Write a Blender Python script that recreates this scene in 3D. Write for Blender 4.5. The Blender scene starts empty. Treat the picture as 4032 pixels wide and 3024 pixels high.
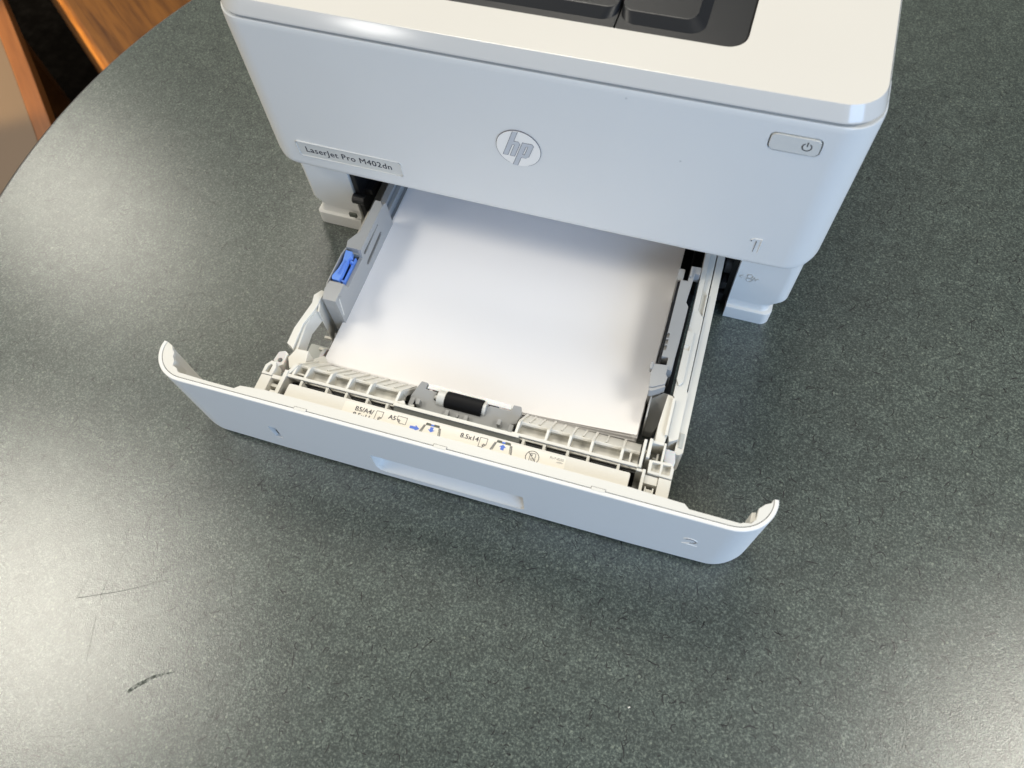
import bpy, bmesh, math, random
from mathutils import Vector, Matrix
random.seed(7)
S = bpy.context.scene
COL = S.collection
R = math.radians

# ------------------------------------------------------------ camera
cam = bpy.data.cameras.new("camera"); cam_o = bpy.data.objects.new("camera", cam); COL.objects.link(cam_o)
cam_o.location = (0.1161, -0.3070, 0.4651)
cam_o.rotation_mode = 'XYZ'; cam_o.rotation_euler = (0.4793, 0.0519, 0.3171)
cam.sensor_width = 36; cam.lens = 2869.2 * 36 / 4032
cam.shift_x = -7.9 / 4032; cam.shift_y = 2.2 / 4032
cam.clip_start = 0.01; cam.clip_end = 50
cam.dof.use_dof = True; cam.dof.focus_distance = 0.50; cam.dof.aperture_fstop = 9.0
S.camera = cam_o

# ------------------------------------------------------------ world and lamps
W = bpy.data.worlds.new("World"); S.world = W; W.use_nodes = True
W.node_tree.nodes["Background"].inputs[0].default_value = (0.93, 0.97, 1.0, 1)
W.node_tree.nodes["Background"].inputs[1].default_value = 0.11
S.view_settings.view_transform = 'Standard'; S.view_settings.look = 'None'
S.view_settings.exposure = 0.0; S.view_settings.gamma = 1.0

def area(name, loc, target, sx, sy, power, color, spread=180):
    l = bpy.data.lights.new(name, 'AREA'); l.shape = 'RECTANGLE'; l.size = sx; l.size_y = sy
    l.energy = power; l.color = color; l.spread = R(spread)
    o = bpy.data.objects.new(name, l); COL.objects.link(o); o.location = loc
    o.rotation_euler = (Vector(target) - Vector(loc)).to_track_quat('-Z', 'Y').to_euler()
    return o
# ceiling fittings (above the table, the last one an added fill), and the window to the right of the viewer
area("overhead_light", (-2.50, 1.08, 1.90), (-2.1, 1.0, 0), 0.6, 0.6, 13, (1.0, 0.95, 0.83))
area("overhead_light", (-1.68, -0.42, 1.90), (-1.4, -0.2, 0), 1.0, 0.65, 26, (1.0, 0.95, 0.83))
area("overhead_light", (1.66, -0.02, 1.90), (1.45, 0.06, 0), 0.9, 0.75, 29, (1.0, 0.95, 0.83))
area("overhead_light", (-0.45, 1.15, 1.90), (-0.2, 0.8, 0), 1.0, 0.7, 33, (1.0, 0.95, 0.84))  # added overhead fill, placed where the table shows no reflection of it
area("high_window_light", (1.15, -1.75, 1.30), (0.1, -0.1, 0.05), 1.3, 0.9, 8, (0.66, 0.82, 1.0))
area("window_light", (1.15, -0.95, 0.62), (0.22, 0.0, 0.1), 0.9, 0.6, 15, (0.40, 0.62, 1.0))
area("wall_bounce_light", (-1.5, -1.3, 1.05), (-0.1, 0.0, 0.1), 1.4, 0.9, 6.5, (1.0, 0.90, 0.80))
_g = area("lid_glint_light", (-0.97, -1.72, 0.62), (-0.08, 0.0, 0.2), 0.20, 0.12, 1.4, (1.0, 0.97, 0.92)); _g.data.shape = 'ELLIPSE'  # small added lamp, aimed to put the bright glint on the lid edge

# ------------------------------------------------------------ materials
def new_mat(name):
    m = bpy.data.materials.new(name); m.use_nodes = True
    nt = m.node_tree; b = nt.nodes["Principled BSDF"]
    return m, nt, b
def plastic(name, col, rough=0.45, grain=0.0, gscale=900, dirt=0.0, spec=0.5):
    m, nt, b = new_mat(name)
    N, L = nt.nodes, nt.links
    b.inputs["Roughness"].default_value = rough
    b.inputs["Specular IOR Level"].default_value = spec
    tc = N.new("ShaderNodeTexCoord")
    no = N.new("ShaderNodeTexNoise"); no.inputs["Scale"].default_value = 14; no.inputs["Detail"].default_value = 5
    L.new(tc.outputs["Object"], no.inputs["Vector"])
    mx = N.new("ShaderNodeMix"); mx.data_type = 'RGBA'
    mx.inputs[6].default_value = (*[c * (1 - 0.05 - dirt) for c in col], 1); mx.inputs[7].default_value = (*col, 1)
    L.new(no.outputs[0], mx.inputs[0])
    # sparse small scuffs and specks of dust
    vo = N.new("ShaderNodeTexVoronoi"); vo.inputs["Scale"].default_value = 55
    L.new(tc.outputs["Object"], vo.inputs["Vector"])
    r = N.new("ShaderNodeMapRange"); r.inputs[1].default_value = 0.028; r.inputs[2].default_value = 0.045
    r.inputs[3].default_value = 0.78; r.inputs[4].default_value = 1.0
    L.new(vo.outputs["Distance"], r.inputs[0])
    wn = N.new("ShaderNodeTexWhiteNoise"); L.new(vo.outputs["Position"], wn.inputs["Vector"])
    gt = N.new("ShaderNodeMath"); gt.operation = 'GREATER_THAN'; gt.inputs[1].default_value = 0.10
    L.new(wn.outputs[0], gt.inputs[0])
    mxm = N.new("ShaderNodeMath"); mxm.operation = 'MAXIMUM'
    L.new(r.outputs[0], mxm.inputs[0]); L.new(gt.outputs[0], mxm.inputs[1])
    vm = N.new("ShaderNodeMix"); vm.data_type = 'RGBA'; vm.blend_type = 'MULTIPLY'; vm.inputs[0].default_value = 1
    L.new(mx.outputs[2], vm.inputs[6]); L.new(mxm.outputs[0], vm.inputs[7])
    L.new(vm.outputs[2], b.inputs["Base Color"])
    if grain:
        n2 = N.new("ShaderNodeTexNoise"); n2.inputs["Scale"].default_value = gscale; n2.inputs["Detail"].default_value = 2
        L.new(tc.outputs["Object"], n2.inputs["Vector"])
        bp = N.new("ShaderNodeBump"); bp.inputs["Strength"].default_value = grain; bp.inputs["Distance"].default_value = 0.0004
        L.new(n2.outputs[0], bp.inputs["Height"]); L.new(bp.outputs[0], b.inputs["Normal"])
    return m
M = {}
M['shell'] = plastic("matte_white_plastic", (0.765, 0.752, 0.71), 0.50, 0.10, 1100)
M['gloss'] = plastic("glossy_white_plastic", (0.675, 0.65, 0.60), 0.13, 0.0)
M['tray'] = plastic("cream_white_plastic", (0.70, 0.68, 0.62), 0.38, 0.04, 900, 0.03)
M['plate'] = plastic("ivory_plate_plastic", (0.70, 0.67, 0.60), 0.42, 0.05)
M['label'] = plastic("ivory_label_film", (0.80, 0.755, 0.67), 0.35, 0.0)
M['frost'] = plastic("milky_translucent_plastic", (0.64, 0.635, 0.63), 0.25, 0.0)
M['frost'].node_tree.nodes["Principled BSDF"].inputs["Subsurface Weight"].default_value = 0.3
M['frost'].node_tree.nodes["Principled BSDF"].inputs["Subsurface Scale"].default_value = 0.003
M['guide'] = plastic("light_grey_plastic", (0.365, 0.365, 0.36), 0.40, 0.04, 900, 0.05)
M['unit'] = plastic("mid_grey_plastic", (0.30, 0.302, 0.30), 0.45, 0.05, 900, 0.04)
M['metal'] = plastic("grey_plate_metal", (0.44, 0.455, 0.43), 0.35, 0.03, 700, 0.05)
M['black'] = plastic("black_plastic", (0.012, 0.012, 0.013), 0.40, 0.02)
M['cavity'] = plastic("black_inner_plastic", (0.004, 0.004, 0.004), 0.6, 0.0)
M['charcoal'] = plastic("charcoal_textured_plastic", (0.015, 0.016, 0.018), 0.36, 0.16, 1500, spec=0.35)
M['slot'] = plastic("grey_brown_slot_shade", (0.11, 0.105, 0.098), 0.5, 0.0)  # darker tone paints the shade inside the guide slots
M['rubber'] = plastic("black_rubber", (0.004, 0.004, 0.0045), 0.6, 0.05, spec=0.2)
M['hub'] = plastic("off_white_hub_plastic", (0.62, 0.61, 0.57), 0.4, 0.0)
M['blue'] = plastic("blue_latch_plastic", (0.14, 0.30, 0.80), 0.36, 0.03)
M['ink'] = plastic("dark_navy_ink", (0.02, 0.02, 0.035), 0.5)
M['inkblue'] = plastic("blue_ink", (0.08, 0.18, 0.66), 0.5)
M['inkgrey'] = plastic("grey_ink", (0.20, 0.20, 0.19), 0.5)
M['inkolive'] = plastic("olive_grey_ink", (0.10, 0.11, 0.09), 0.5)
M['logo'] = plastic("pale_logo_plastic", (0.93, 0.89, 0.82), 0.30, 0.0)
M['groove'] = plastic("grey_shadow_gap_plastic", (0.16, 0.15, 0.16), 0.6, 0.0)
M['letter'] = plastic("matte_white_logo_lettering", (0.56, 0.57, 0.58), 0.45, 0.0)
m, nt, b = new_mat("white_paper"); M['paper'] = m
b.inputs["Base Color"].default_value = (0.86, 0.84, 0.835, 1); b.inputs["Roughness"].default_value = 0.85
b.inputs["Specular IOR Level"].default_value = 0.25
n = nt.nodes.new("ShaderNodeTexNoise"); n.inputs["Scale"].default_value = 900; n.inputs["Detail"].default_value = 4
bp = nt.nodes.new("ShaderNodeBump"); bp.inputs["Strength"].default_value = 0.12; bp.inputs["Distance"].default_value = 0.0003
tc = nt.nodes.new("ShaderNodeTexCoord"); nt.links.new(tc.outputs["Object"], n.inputs["Vector"])
nt.links.new(n.outputs[0], bp.inputs["Height"]); nt.links.new(bp.outputs[0], b.inputs["Normal"])

def laminate(fibre=False):
    m, nt, b = new_mat("laminate_fibre_print" if fibre else "speckled_green_laminate"); N, L = nt.nodes, nt.links
    tc = N.new("ShaderNodeTexCoord")
    def math_(op, a, c=None, clamp=False):
        x = N.new("ShaderNodeMath"); x.operation = op; x.use_clamp = clamp
        for i, v in enumerate((a, c)):
            if v is None: continue
            if isinstance(v, (int, float)): x.inputs[i].default_value = v
            else: L.new(v, x.inputs[i])
        return x.outputs[0]
    def noise(scale, detail=2, rough=0.5, vec=None, dist=0):
        x = N.new("ShaderNodeTexNoise"); x.inputs["Scale"].default_value = scale
        x.inputs["Detail"].default_value = detail; x.inputs["Roughness"].default_value = rough
        x.inputs["Distortion"].default_value = dist
        L.new(vec or tc.outputs["Object"], x.inputs["Vector"]); return x
    # base mottling
    n1 = noise(760, 3, 0.7)
    cr = N.new("ShaderNodeValToRGB"); L.new(n1.outputs[0], cr.inputs[0])
    e = cr.color_ramp.elements
    e[0].position = 0.40; e[0].color = (0.023, 0.031, 0.026, 1)
    e[1].position = 0.66; e[1].color = (0.155, 0.178, 0.143, 1)
    for p_, c_ in ((0.47, (0.041, 0.054, 0.045, 1)), (0.53, (0.058, 0.074, 0.061, 1)), (0.59, (0.088, 0.108, 0.088, 1))):
        x = cr.color_ramp.elements.new(p_); x.color = c_
    # broad tone drift
    n2 = noise(60, 3); mr = N.new("ShaderNodeMapRange"); mr.inputs[1].default_value = 0.3; mr.inputs[2].default_value = 0.7
    mr.inputs[3].default_value = 0.82; mr.inputs[4].default_value = 1.15; L.new(n2.outputs[0], mr.inputs[0])
    mm = N.new("ShaderNodeMix"); mm.data_type = 'RGBA'; mm.blend_type = 'MULTIPLY'; mm.inputs[0].default_value = 1
    L.new(cr.outputs[0], mm.inputs[6]); L.new(mr.outputs[0], mm.inputs[7])
    # pale flecks
    vp = N.new("ShaderNodeTexVoronoi"); vp.inputs["Scale"].default_value = 420; L.new(tc.outputs["Object"], vp.inputs["Vector"])
    wn = N.new("ShaderNodeTexWhiteNoise"); L.new(vp.outputs["Position"], wn.inputs["Vector"])
    fl = math_('MULTIPLY', math_('LESS_THAN', vp.outputs["Distance"], 0.34), math_('GREATER_THAN', wn.outputs[0], 0.985))
    mf = N.new("ShaderNodeMix"); mf.data_type = 'RGBA'; L.new(math_('MULTIPLY', fl, 0.6), mf.inputs[0])
    L.new(mm.outputs[2], mf.inputs[6]); mf.inputs[7].default_value = (0.22, 0.25, 0.19, 1)
    if fibre:
        b.inputs["Base Color"].default_value = (0.005, 0.006, 0.006, 1)
    else: L.new(mf.outputs[2], b.inputs["Base Color"])
    b.inputs["IOR"].default_value = 1.5; b.inputs["Coat Weight"].default_value = 1.0; b.inputs["Coat Roughness"].default_value = 0.18; b.inputs["Coat IOR"].default_value = 1.75
    # fine orange-peel relief and wear of the gloss
    nb = noise(1150, 3, 0.6); bp = N.new("ShaderNodeBump"); bp.inputs["Strength"].default_value = 0.24
    bp.inputs["Distance"].default_value = 0.0005; L.new(nb.outputs[0], bp.inputs["Height"]); L.new(bp.outputs[0], b.inputs["Normal"]); L.new(bp.outputs[0], b.inputs["Coat Normal"])
    nr = noise(9, 5, 0.6); rr = N.new("ShaderNodeMapRange"); rr.inputs[3].default_value = 0.42; rr.inputs[4].default_value = 0.56
    L.new(nr.outputs[0], rr.inputs[0]); L.new(rr.outputs[0], b.inputs["Roughness"])
    return m
M['laminate'] = laminate(); M['fibre'] = laminate(True)

def oak(name, dark, light, ang=0, rough=0.35):
    m, nt, b = new_mat(name); N, L = nt.nodes, nt.links
    tc = N.new("ShaderNodeTexCoord"); mp = N.new("ShaderNodeMapping"); mp.inputs["Rotation"].default_value = (0, 0, ang)
    mp.inputs["Scale"].default_value = (0.7, 13, 13); L.new(tc.outputs["Object"], mp.inputs["Vector"])
    w = N.new("ShaderNodeTexNoise"); w.inputs["Scale"].default_value = 4.5; w.inputs["Detail"].default_value = 8
    w.inputs["Roughness"].default_value = 0.65; w.inputs["Distortion"].default_value = 0.25; L.new(mp.outputs[0], w.inputs["Vector"])
    w2 = N.new("ShaderNodeTexNoise"); w2.inputs["Scale"].default_value = 30; w2.inputs["Detail"].default_value = 6; L.new(mp.outputs[0], w2.inputs["Vector"])
    a = N.new("ShaderNodeMath"); a.operation = 'MULTIPLY_ADD'; a.inputs[1].default_value = 0.35
    L.new(w2.outputs[0], a.inputs[0]); L.new(w.outputs[0], a.inputs[2])
    cr = N.new("ShaderNodeValToRGB"); L.new(a.outputs[0], cr.inputs[0])
    cr.color_ramp.elements[0].position = 0.5; cr.color_ramp.elements[0].color = (*dark, 1)
    cr.color_ramp.elements[1].position = 0.78; cr.color_ramp.elements[1].color = (*light, 1)
    L.new(cr.outputs[0], b.inputs["Base Color"]); b.inputs["Roughness"].default_value = rough
    return m
M['oak'] = oak("orange_oak_wood", (0.045, 0.016, 0.003), (0.135, 0.055, 0.010), 0)
M['trim'] = oak("plain_orange_wood", (0.15, 0.052, 0.014), (0.21, 0.078, 0.022), 0)
M['tan'] = plastic("tan_laminate", (0.145, 0.098, 0.063), 0.45, 0.1)
m, nt, b = new_mat("dark_brown_carpet"); M['carpet'] = m
n = nt.nodes.new("ShaderNodeTexNoise"); n.inputs["Scale"].default_value = 130; n.inputs["Detail"].default_value = 6; n.inputs["Roughness"].default_value = 0.8
cr = nt.nodes.new("ShaderNodeValToRGB"); cr.color_ramp.elements[0].position = 0.45; cr.color_ramp.elements[0].color = (0.004, 0.003, 0.002, 1)
cr.color_ramp.elements[1].position = 0.8; cr.color_ramp.elements[1].color = (0.018, 0.015, 0.012, 1)
nt.links.new(n.outputs[0], cr.inputs[0]); nt.links.new(cr.outputs[0], b.inputs["Base Color"])
b.inputs["Roughness"].default_value = 1.0; b.inputs["Specular IOR Level"].default_value = 0.05

# ------------------------------------------------------------ mesh helpers (lengths in millimetres)
def bevel_bm(bm, width, ang=28, seg=2):
    if width <= 0: return
    bm.normal_update()
    ed = [e for e in bm.edges if len(e.link_faces) == 2 and e.calc_face_angle(0) > R(ang)]
    if ed: bmesh.ops.bevel(bm, geom=ed, offset=width, segments=seg, profile=0.6, affect='EDGES', clamp_overlap=True)
class MB:
    """collects bevelled solids; build() links them as one object"""
    def __init__(s): s.v = []; s.f = []
    def add_bm(s, bm):
        bm.verts.index_update(); o = len(s.v)
        s.v += [tuple(v.co) for v in bm.verts]; s.f += [[o + v.index for v in f.verts] for f in bm.faces]
        bm.free(); return s
    def prism(s, pts, z0, z1, bev=0.25, axis='z', tilt=None, seg=2):
        """extrude a polygon. axis z: pts are (x,y); axis x: pts are (y,z), z0..z1 is x; axis y: pts are (x,z), z0..z1 is y.
        tilt(x,y,z)->z shifts the top"""
        bm = bmesh.new()
        def P(a, b_, h): return {'z': (a, b_, h), 'x': (h, a, b_), 'y': (a, h, b_)}[axis]
        lo = [bm.verts.new(P(a, b_, z0)) for a, b_ in pts]; hi = [bm.verts.new(P(a, b_, z1)) for a, b_ in pts]
        if tilt:
            for v in (lo + hi) if tilt[1] else hi: v.co.z += tilt[0](v.co.x, v.co.y)
        bm.faces.new(lo[::-1]); bm.faces.new(hi)
        for i in range(len(pts)):
            j = (i + 1) % len(pts); bm.faces.new((lo[i], lo[j], hi[j], hi[i]))
        bmesh.ops.recalc_face_normals(bm, faces=bm.faces)
        bevel_bm(bm, bev, seg=seg); return s.add_bm(bm)
    def box(s, x0, x1, y0, y1, z0, z1, bev=0.25, **k):
        return s.prism([(x0, y0), (x1, y0), (x1, y1), (x0, y1)], z0, z1, bev, **k)
    def cyl(s, a, b_, r, n=24, bev=0.2, r2=None):
        a, b_ = Vector(a), Vector(b_); d = b_ - a; q = d.to_track_quat('Z', 'Y')
        bm = bmesh.new(); bmesh.ops.create_cone(bm, cap_ends=True, segments=n, radius1=r, radius2=r if r2 is None else r2, depth=d.length,
            matrix=Matrix.Translation((a + b_) / 2) @ q.to_matrix().to_4x4())
        bevel_bm(bm, bev, 40); return s.add_bm(bm)
    def line(s, pts, w, z0, z1, closed=False, axis='z'):
        """a ribbon of constant width along a polyline"""
        n = len(pts); segs = range(n if closed else n - 1)
        for i in segs:
            a, b_ = Vector(pts[i]), Vector(pts[(i + 1) % n]); d = b_ - a
            if d.length < 1e-6: continue
            d.normalize(); p = Vector((-d.y, d.x)) * w / 2; e = d * w * 0.45
            s.prism([tuple(a - p - e), tuple(b_ - p + e), tuple(b_ + p + e), tuple(a + p - e)], z0, z1, 0, axis)
        return s
    def build(s, name, mat, parent=None, smooth=35, cut=None, origin=None):
        k = 0.001; org = Vector(origin) if origin is not None else Vector((0, 0, 0))
        if parent is not None and origin is None: org = Vector(parent.get('_org', (0, 0, 0)))
        me = bpy.data.meshes.new(name)
        me.from_pydata([((v[0] - org.x) * k, (v[1] - org.y) * k, (v[2] - org.z) * k) for v in s.v], [], s.f)
        me.materials.append(M[mat] if isinstance(mat, str) else mat); me.update()
        for p in me.polygons: p.use_smooth = True
        me.set_sharp_from_angle(angle=R(smooth))
        o = bpy.data.objects.new(name, me); COL.objects.link(o)
        if cut is not None:
            tmp = bpy.data.meshes.new("tmp"); tmp.from_pydata([((v[0] - org.x) * k, (v[1] - org.y) * k, (v[2] - org.z) * k) for v in cut.v], [], cut.f)
            co = bpy.data.objects.new("tmp", tmp); COL.objects.link(co)
            bo = o.modifiers.new("b", 'BOOLEAN'); bo.object = co; bo.operation = 'DIFFERENCE'; bo.solver = 'EXACT'
            bpy.context.view_layer.update()
            ev = o.evaluated_get(bpy.context.evaluated_depsgraph_get()); nm = bpy.data.meshes.new_from_object(ev)
            o.modifiers.clear(); o.data = nm; nm.name = name
            bpy.data.objects.remove(co); bpy.data.meshes.remove(tmp); bpy.data.meshes.remove(me)
            for p in nm.polygons: p.use_smooth = True
            nm.set_sharp_from_angle(angle=R(smooth))
        if smooth < 90 and len(s.v) > 4:
            w_ = o.modifiers.new('weighted_normals', 'WEIGHTED_NORMAL'); w_.keep_sharp = True; w_.weight = 80
        if parent is not None:
            o.parent = parent
            if parent.type == 'MESH': pass
            o['_org'] = tuple(org)
        return o
def root(name, label, cat, loc_mm, rotz=0.0, group=None):
    o = bpy.data.objects.new(name, None); COL.objects.link(o); o.empty_display_size = 0.02
    c, s_ = math.cos(rotz), math.sin(rotz); x, y, z = loc_mm
    o.location = ((c * x - s_ * y) * .001, (s_ * x + c * y) * .001, z * .001); o.rotation_euler = (0, 0, rotz)
    o['label'] = label; o['category'] = cat; o['_org'] = (x, y, z)
    if group: o['group'] = group
    return o
def arc(cx, cy, r, a0, a1, n=8):
    return [(cx + r * math.cos(R(a0 + (a1 - a0) * i / n)), cy + r * math.sin(R(a0 + (a1 - a0) * i / n))) for i in range(n + 1)]
def rrect(x0, x1, y0, y1, r, n=5):
    return arc(x1 - r, y0 + r, r, -90, 0, n) + arc(x1 - r, y1 - r, r, 0, 90, n) + arc(x0 + r, y1 - r, r, 90, 180, n) + arc(x0 + r, y0 + r, r, 180, 270, n)

def text_part(name, txt, size, mat, parent, M4, depth=0.05, bold=0.0, space=1.0, align='LEFT', shear=0.0):
    """flat lettering: size in mm, M4 places it in the parent's mm frame"""
    cu = bpy.data.curves.new("t", 'FONT'); cu.body = txt; cu.size = size; cu.extrude = depth
    cu.space_character = space; cu.align_x = align; cu.shear = shear; cu.resolution_u = 4
    to = bpy.data.objects.new("t", cu); COL.objects.link(to); bpy.context.view_layer.update()
    me = bpy.data.meshes.new_from_object(to.evaluated_get(bpy.context.evaluated_depsgraph_get()))
    bpy.data.objects.remove(to); bpy.data.curves.remove(cu)
    mb = MB()
    for sx, sy, sz in (((0, 0, 0),) if not bold else ((-bold, 0, 0), (bold, 0, .004), (0, bold * .8, .008))):
        o_ = len(mb.v); mb.v += [tuple(M4 @ (v.co + Vector((sx, sy, sz)))) for v in me.vertices]; mb.f += [[o_ + i for i in p.vertices] for p in me.polygons]
    bpy.data.meshes.remove(me)
    return mb.build(name, mat, parent)

# ============================================================ setting
mb = MB(); mb.box(-2600, 2600, -2200, 2800, -745, -735, 0)
fl = mb.build('floor', 'carpet'); fl['kind'] = 'structure'

# round table
tb = root('round_table', 'round table with speckled dark green laminate top under the white printer', 'table', (55, 46, -735))
mb = MB(); circ = [(55 + 532.2 * math.cos(2 * math.pi * i / 220), 46 + 532.2 * math.sin(2 * math.pi * i / 220)) for i in range(220)]
mb.prism(circ, -28, 0, 0.6); mb.build('tabletop', 'laminate', tb, smooth=30)
mb = MB(); bm = bmesh.new(); rings = []
for (r_, z_) in ((532.6, -29.5), (535.2, -28.5), (536.0, -26), (536.0, -4), (535.4, -1.6), (533.4, -0.5), (532.6, -0.9)):
    rings.append([bm.verts.new((55 + r_ * math.cos(2 * math.pi * i / 220), 46 + r_ * math.sin(2 * math.pi * i / 220), z_)) for i in range(220)])
for a in range(len(rings)):
    b2 = (a + 1) % len(rings)
    for i in range(220): bm.faces.new((rings[a][i], rings[a][(i + 1) % 220], rings[b2][(i + 1) % 220], rings[b2][i]))
bmesh.ops.recalc_face_normals(bm, faces=bm.faces); mb.add_bm(bm); mb.build('edge_band', 'black', tb)
MB().cyl((55, 46, -715), (55, 46, -29), 40, 32, 1).build('pedestal', 'black', tb)
mb = MB()
for k in range(4):
    a = R(45 + 90 * k); c, s_ = math.cos(a), math.sin(a)
    pts = [(30 * c - 25 * s_, 30 * s_ + 25 * c), (30 * c + 25 * s_, 30 * s_ - 25 * c), (330 * c + 18 * s_, 330 * s_ - 18 * c), (330 * c - 18 * s_, 330 * s_ + 18 * c)]
    MB().prism([(55 + x, 46 + y) for x, y in pts], -735, -712, 3).build('foot', 'black', tb)
# dark fibres pressed into the laminate, far too many to count
fv, ff = [], []; rnd = random.Random(11)
for k in range(15500):
    r_ = 528 * math.sqrt(rnd.random()); t_ = rnd.uniform(0, 6.2832); x, y = 55 + r_ * math.cos(t_), 46 + r_ * math.sin(t_)
    if y > 330: continue
    Lf = min(9.5, 1.0 + rnd.expovariate(1 / 2.0)); wf = rnd.choice((.38, .46, .58, .75)) * (0.8 + .1 * min(Lf, 4)); h = rnd.uniform(0, 6.2832); kk = rnd.gauss(0, .30); n_ = 5
    o_ = len(fv)
    for i in range(n_ + 1):
        u = i / n_; ww = wf / 2 * (.25 + .75 * math.sin(math.pi * min(max(u, .02), .98)) ** .6)
        fv.append((x - math.sin(h) * ww, y + math.cos(h) * ww, 0.03)); fv.append((x + math.sin(h) * ww, y - math.cos(h) * ww, 0.03))
        x += math.cos(h) * Lf / n_; y += math.sin(h) * Lf / n_; h += kk + rnd.gauss(0, .22)
    for i in range(n_): a_ = o_ + 2 * i; ff.append([a_, a_ + 1, a_ + 3, a_ + 2])
mb = MB(); mb.v = fv; mb.f = ff; fo_ = mb.build('laminate_fibres', 'fibre', tb); fo_['kind'] = 'stuff'
# marks worn into the table top
def flat_strip(pts, wid, z=0.12):
    mb = MB(); L_, R_ = [], []
    for i, (x, y) in enumerate(pts):
        j0, j1 = max(i - 1, 0), min(i + 1, len(pts) - 1)
        d = Vector((pts[j1][0] - pts[j0][0], pts[j1][1] - pts[j0][1])).normalized(); n_ = Vector((-d.y, d.x)) * wid[i] / 2
        L_.append((x + n_.x, y + n_.y, z)); R_.append((x - n_.x, y - n_.y, z))
    mb.v = L_ + R_; n = len(pts); mb.f = [[i, i + 1, n + i + 1, n + i][::-1] for i in range(n - 1)]
    return mb
M['scratch'] = plastic("dark_scratch", (0.085, 0.088, 0.08), 0.8, spec=0.05)
M['smear'] = plastic("dark_smear", (0.075, 0.085, 0.07), 0.8, spec=0.1)
_nt = M['smear'].node_tree; _n = _nt.nodes.new("ShaderNodeTexNoise"); _n.inputs["Scale"].default_value = 420; _n.inputs["Detail"].default_value = 4
_r = _nt.nodes.new("ShaderNodeMapRange"); _r.inputs[1].default_value = 0.42; _r.inputs[2].default_value = 0.62; _r.inputs[3].default_value = 0.10; _r.inputs[4].default_value = 0.8
_t = _nt.nodes.new("ShaderNodeTexCoord"); _nt.links.new(_t.outputs["Object"], _n.inputs["Vector"]); _nt.links.new(_n.outputs[0], _r.inputs[0]); _nt.links.new(_r.outputs[0], _nt.nodes["Principled BSDF"].inputs["Alpha"])
flat_strip([(-204.9, -312.9), (-192, -306.6), (-180, -300.6), (-168, -293.6), (-158, -287), (-139.2, -276.0)], [0.42, 0.30, 0.34, 0.22, 0.2, 0.05]).build('scratch', 'scratch', tb)
flat_strip([(-141.8, -351.4), (-137.5, -345.5), (-130, -338), (-119.5, -332.0)], [2.2, 2.6, 1.8, 0.4]).build('smear', 'smear', tb)
for pts in ([(-198, -260), (-190, -282), (-184, -305)], [(-186, -318), (-176, -345)], [(-150, -262), (-160, -285), (-168, -318)], [(-205, -312), (-204, -296)], [(-60, -300), (-66, -262)], [(60, -330), (84, -352)], [(-237.6, -45), (-226.4, -28.5)], [(-190, -308), (-193, -285)], [(-120, -290), (-122, -312)], [(-90, -330), (-84, -352)]):
    flat_strip(pts, [0.15, 0.10, 0.04][:len(pts)]).build('scratch', 'scratch', tb)
mb = MB(); mb.prism([(147.0, -266.6), (147.6, -266.9), (148.6, -265.9), (147.9, -265.7)], 0.02, 0.3, 0.08)
cr_ = mb.build('crumb', 'label', origin=(147.5, -266.3, 0)); cr_.location = (0.1475, -0.2663, 0)
cr_['label'] = 'tiny pale crumb lying on the green table in front of the tray'; cr_['category'] = 'crumb'

# oak board furniture beyond the table (top left) and tan desk with wooden edge
def along(p, q):
    d = Vector((q[0] - p[0], q[1] - p[1])); return d.length, math.atan2(d.y, d.x)
Lb, ab = along((-968, 484), (-789.8, 353.2))
oc = root('oak_bench', 'orange oak board with bright rounded edge, seen past the table rim', 'bench', (-790, 353, -735)); oc.rotation_euler = (0, 0, ab)
oc['_org'] = (0, 0, -735)
mb = MB(); pr = [(0, -250)] + [(0, -250)]
bm_pts = [(1.5, -284)] + [(420, -284), (420, -250)] + arc(22, -272, 22, 90, 180, 10) + [(0, -280)]
mb.prism(bm_pts, -900, 300, 0.6, axis='x', seg=1); mb.build('seat_board', 'oak', oc)
for x in (-840, 240):
    for y in (40, 380): MB().box(x - 22, x + 22, y - 22, y + 22, -735, -284.5, 2).build('leg', 'oak', oc)
Ld, ad_ = along((-1045.8, 464.6), (-799.4, 245.2))
dk = root('side_desk', 'tan topped desk with plain orange wooden edge, cut off at left border', 'desk', (-799.4, 245.2, -735)); dk.rotation_euler = (0, 0, ad_)
dk['_org'] = (0, 0, -735)
def curve_edge(off):   # gently bowed front edge, local x along the desk
    return [(-700 + 140 * i, off + 26 * (((-700 + 140 * i) + 150) / 700) ** 2 * -1) for i in range(9)]
e0, e1 = curve_edge(0), curve_edge(-24)
MB().prism(e0 + e1[::-1], -280, -250, 1.2).build('edge_trim', 'trim', dk)
e2 = curve_edge(-24.3)
MB().prism(e2 + [(420, -520), (-700, -520)], -279, -250.4, 0.5).build('desktop', 'tan', dk)
for x in (-650, 380):
    for y in (-80, -480): MB().box(x - 20, x + 20, y - 20, y + 20, -735, -281, 2).build('leg', 'trim', dk)
# the patch of sun that falls on the edge of the oak board
sl = bpy.data.lights.new("sun_patch", 'SPOT'); sl.energy = 900; sl.color = (1.0, 0.74, 0.36); sl.spot_size = R(17); sl.spot_blend = 0.4; sl.shadow_soft_size = 0.02
so = bpy.data.objects.new("sun_patch", sl); COL.objects.link(so); so.location = (-1.75, -0.35, -0.19)
so.rotation_euler = (Vector((-0.87, 0.41, -0.258)) - so.location).to_track_quat('-Z', 'Y').to_euler()

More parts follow.
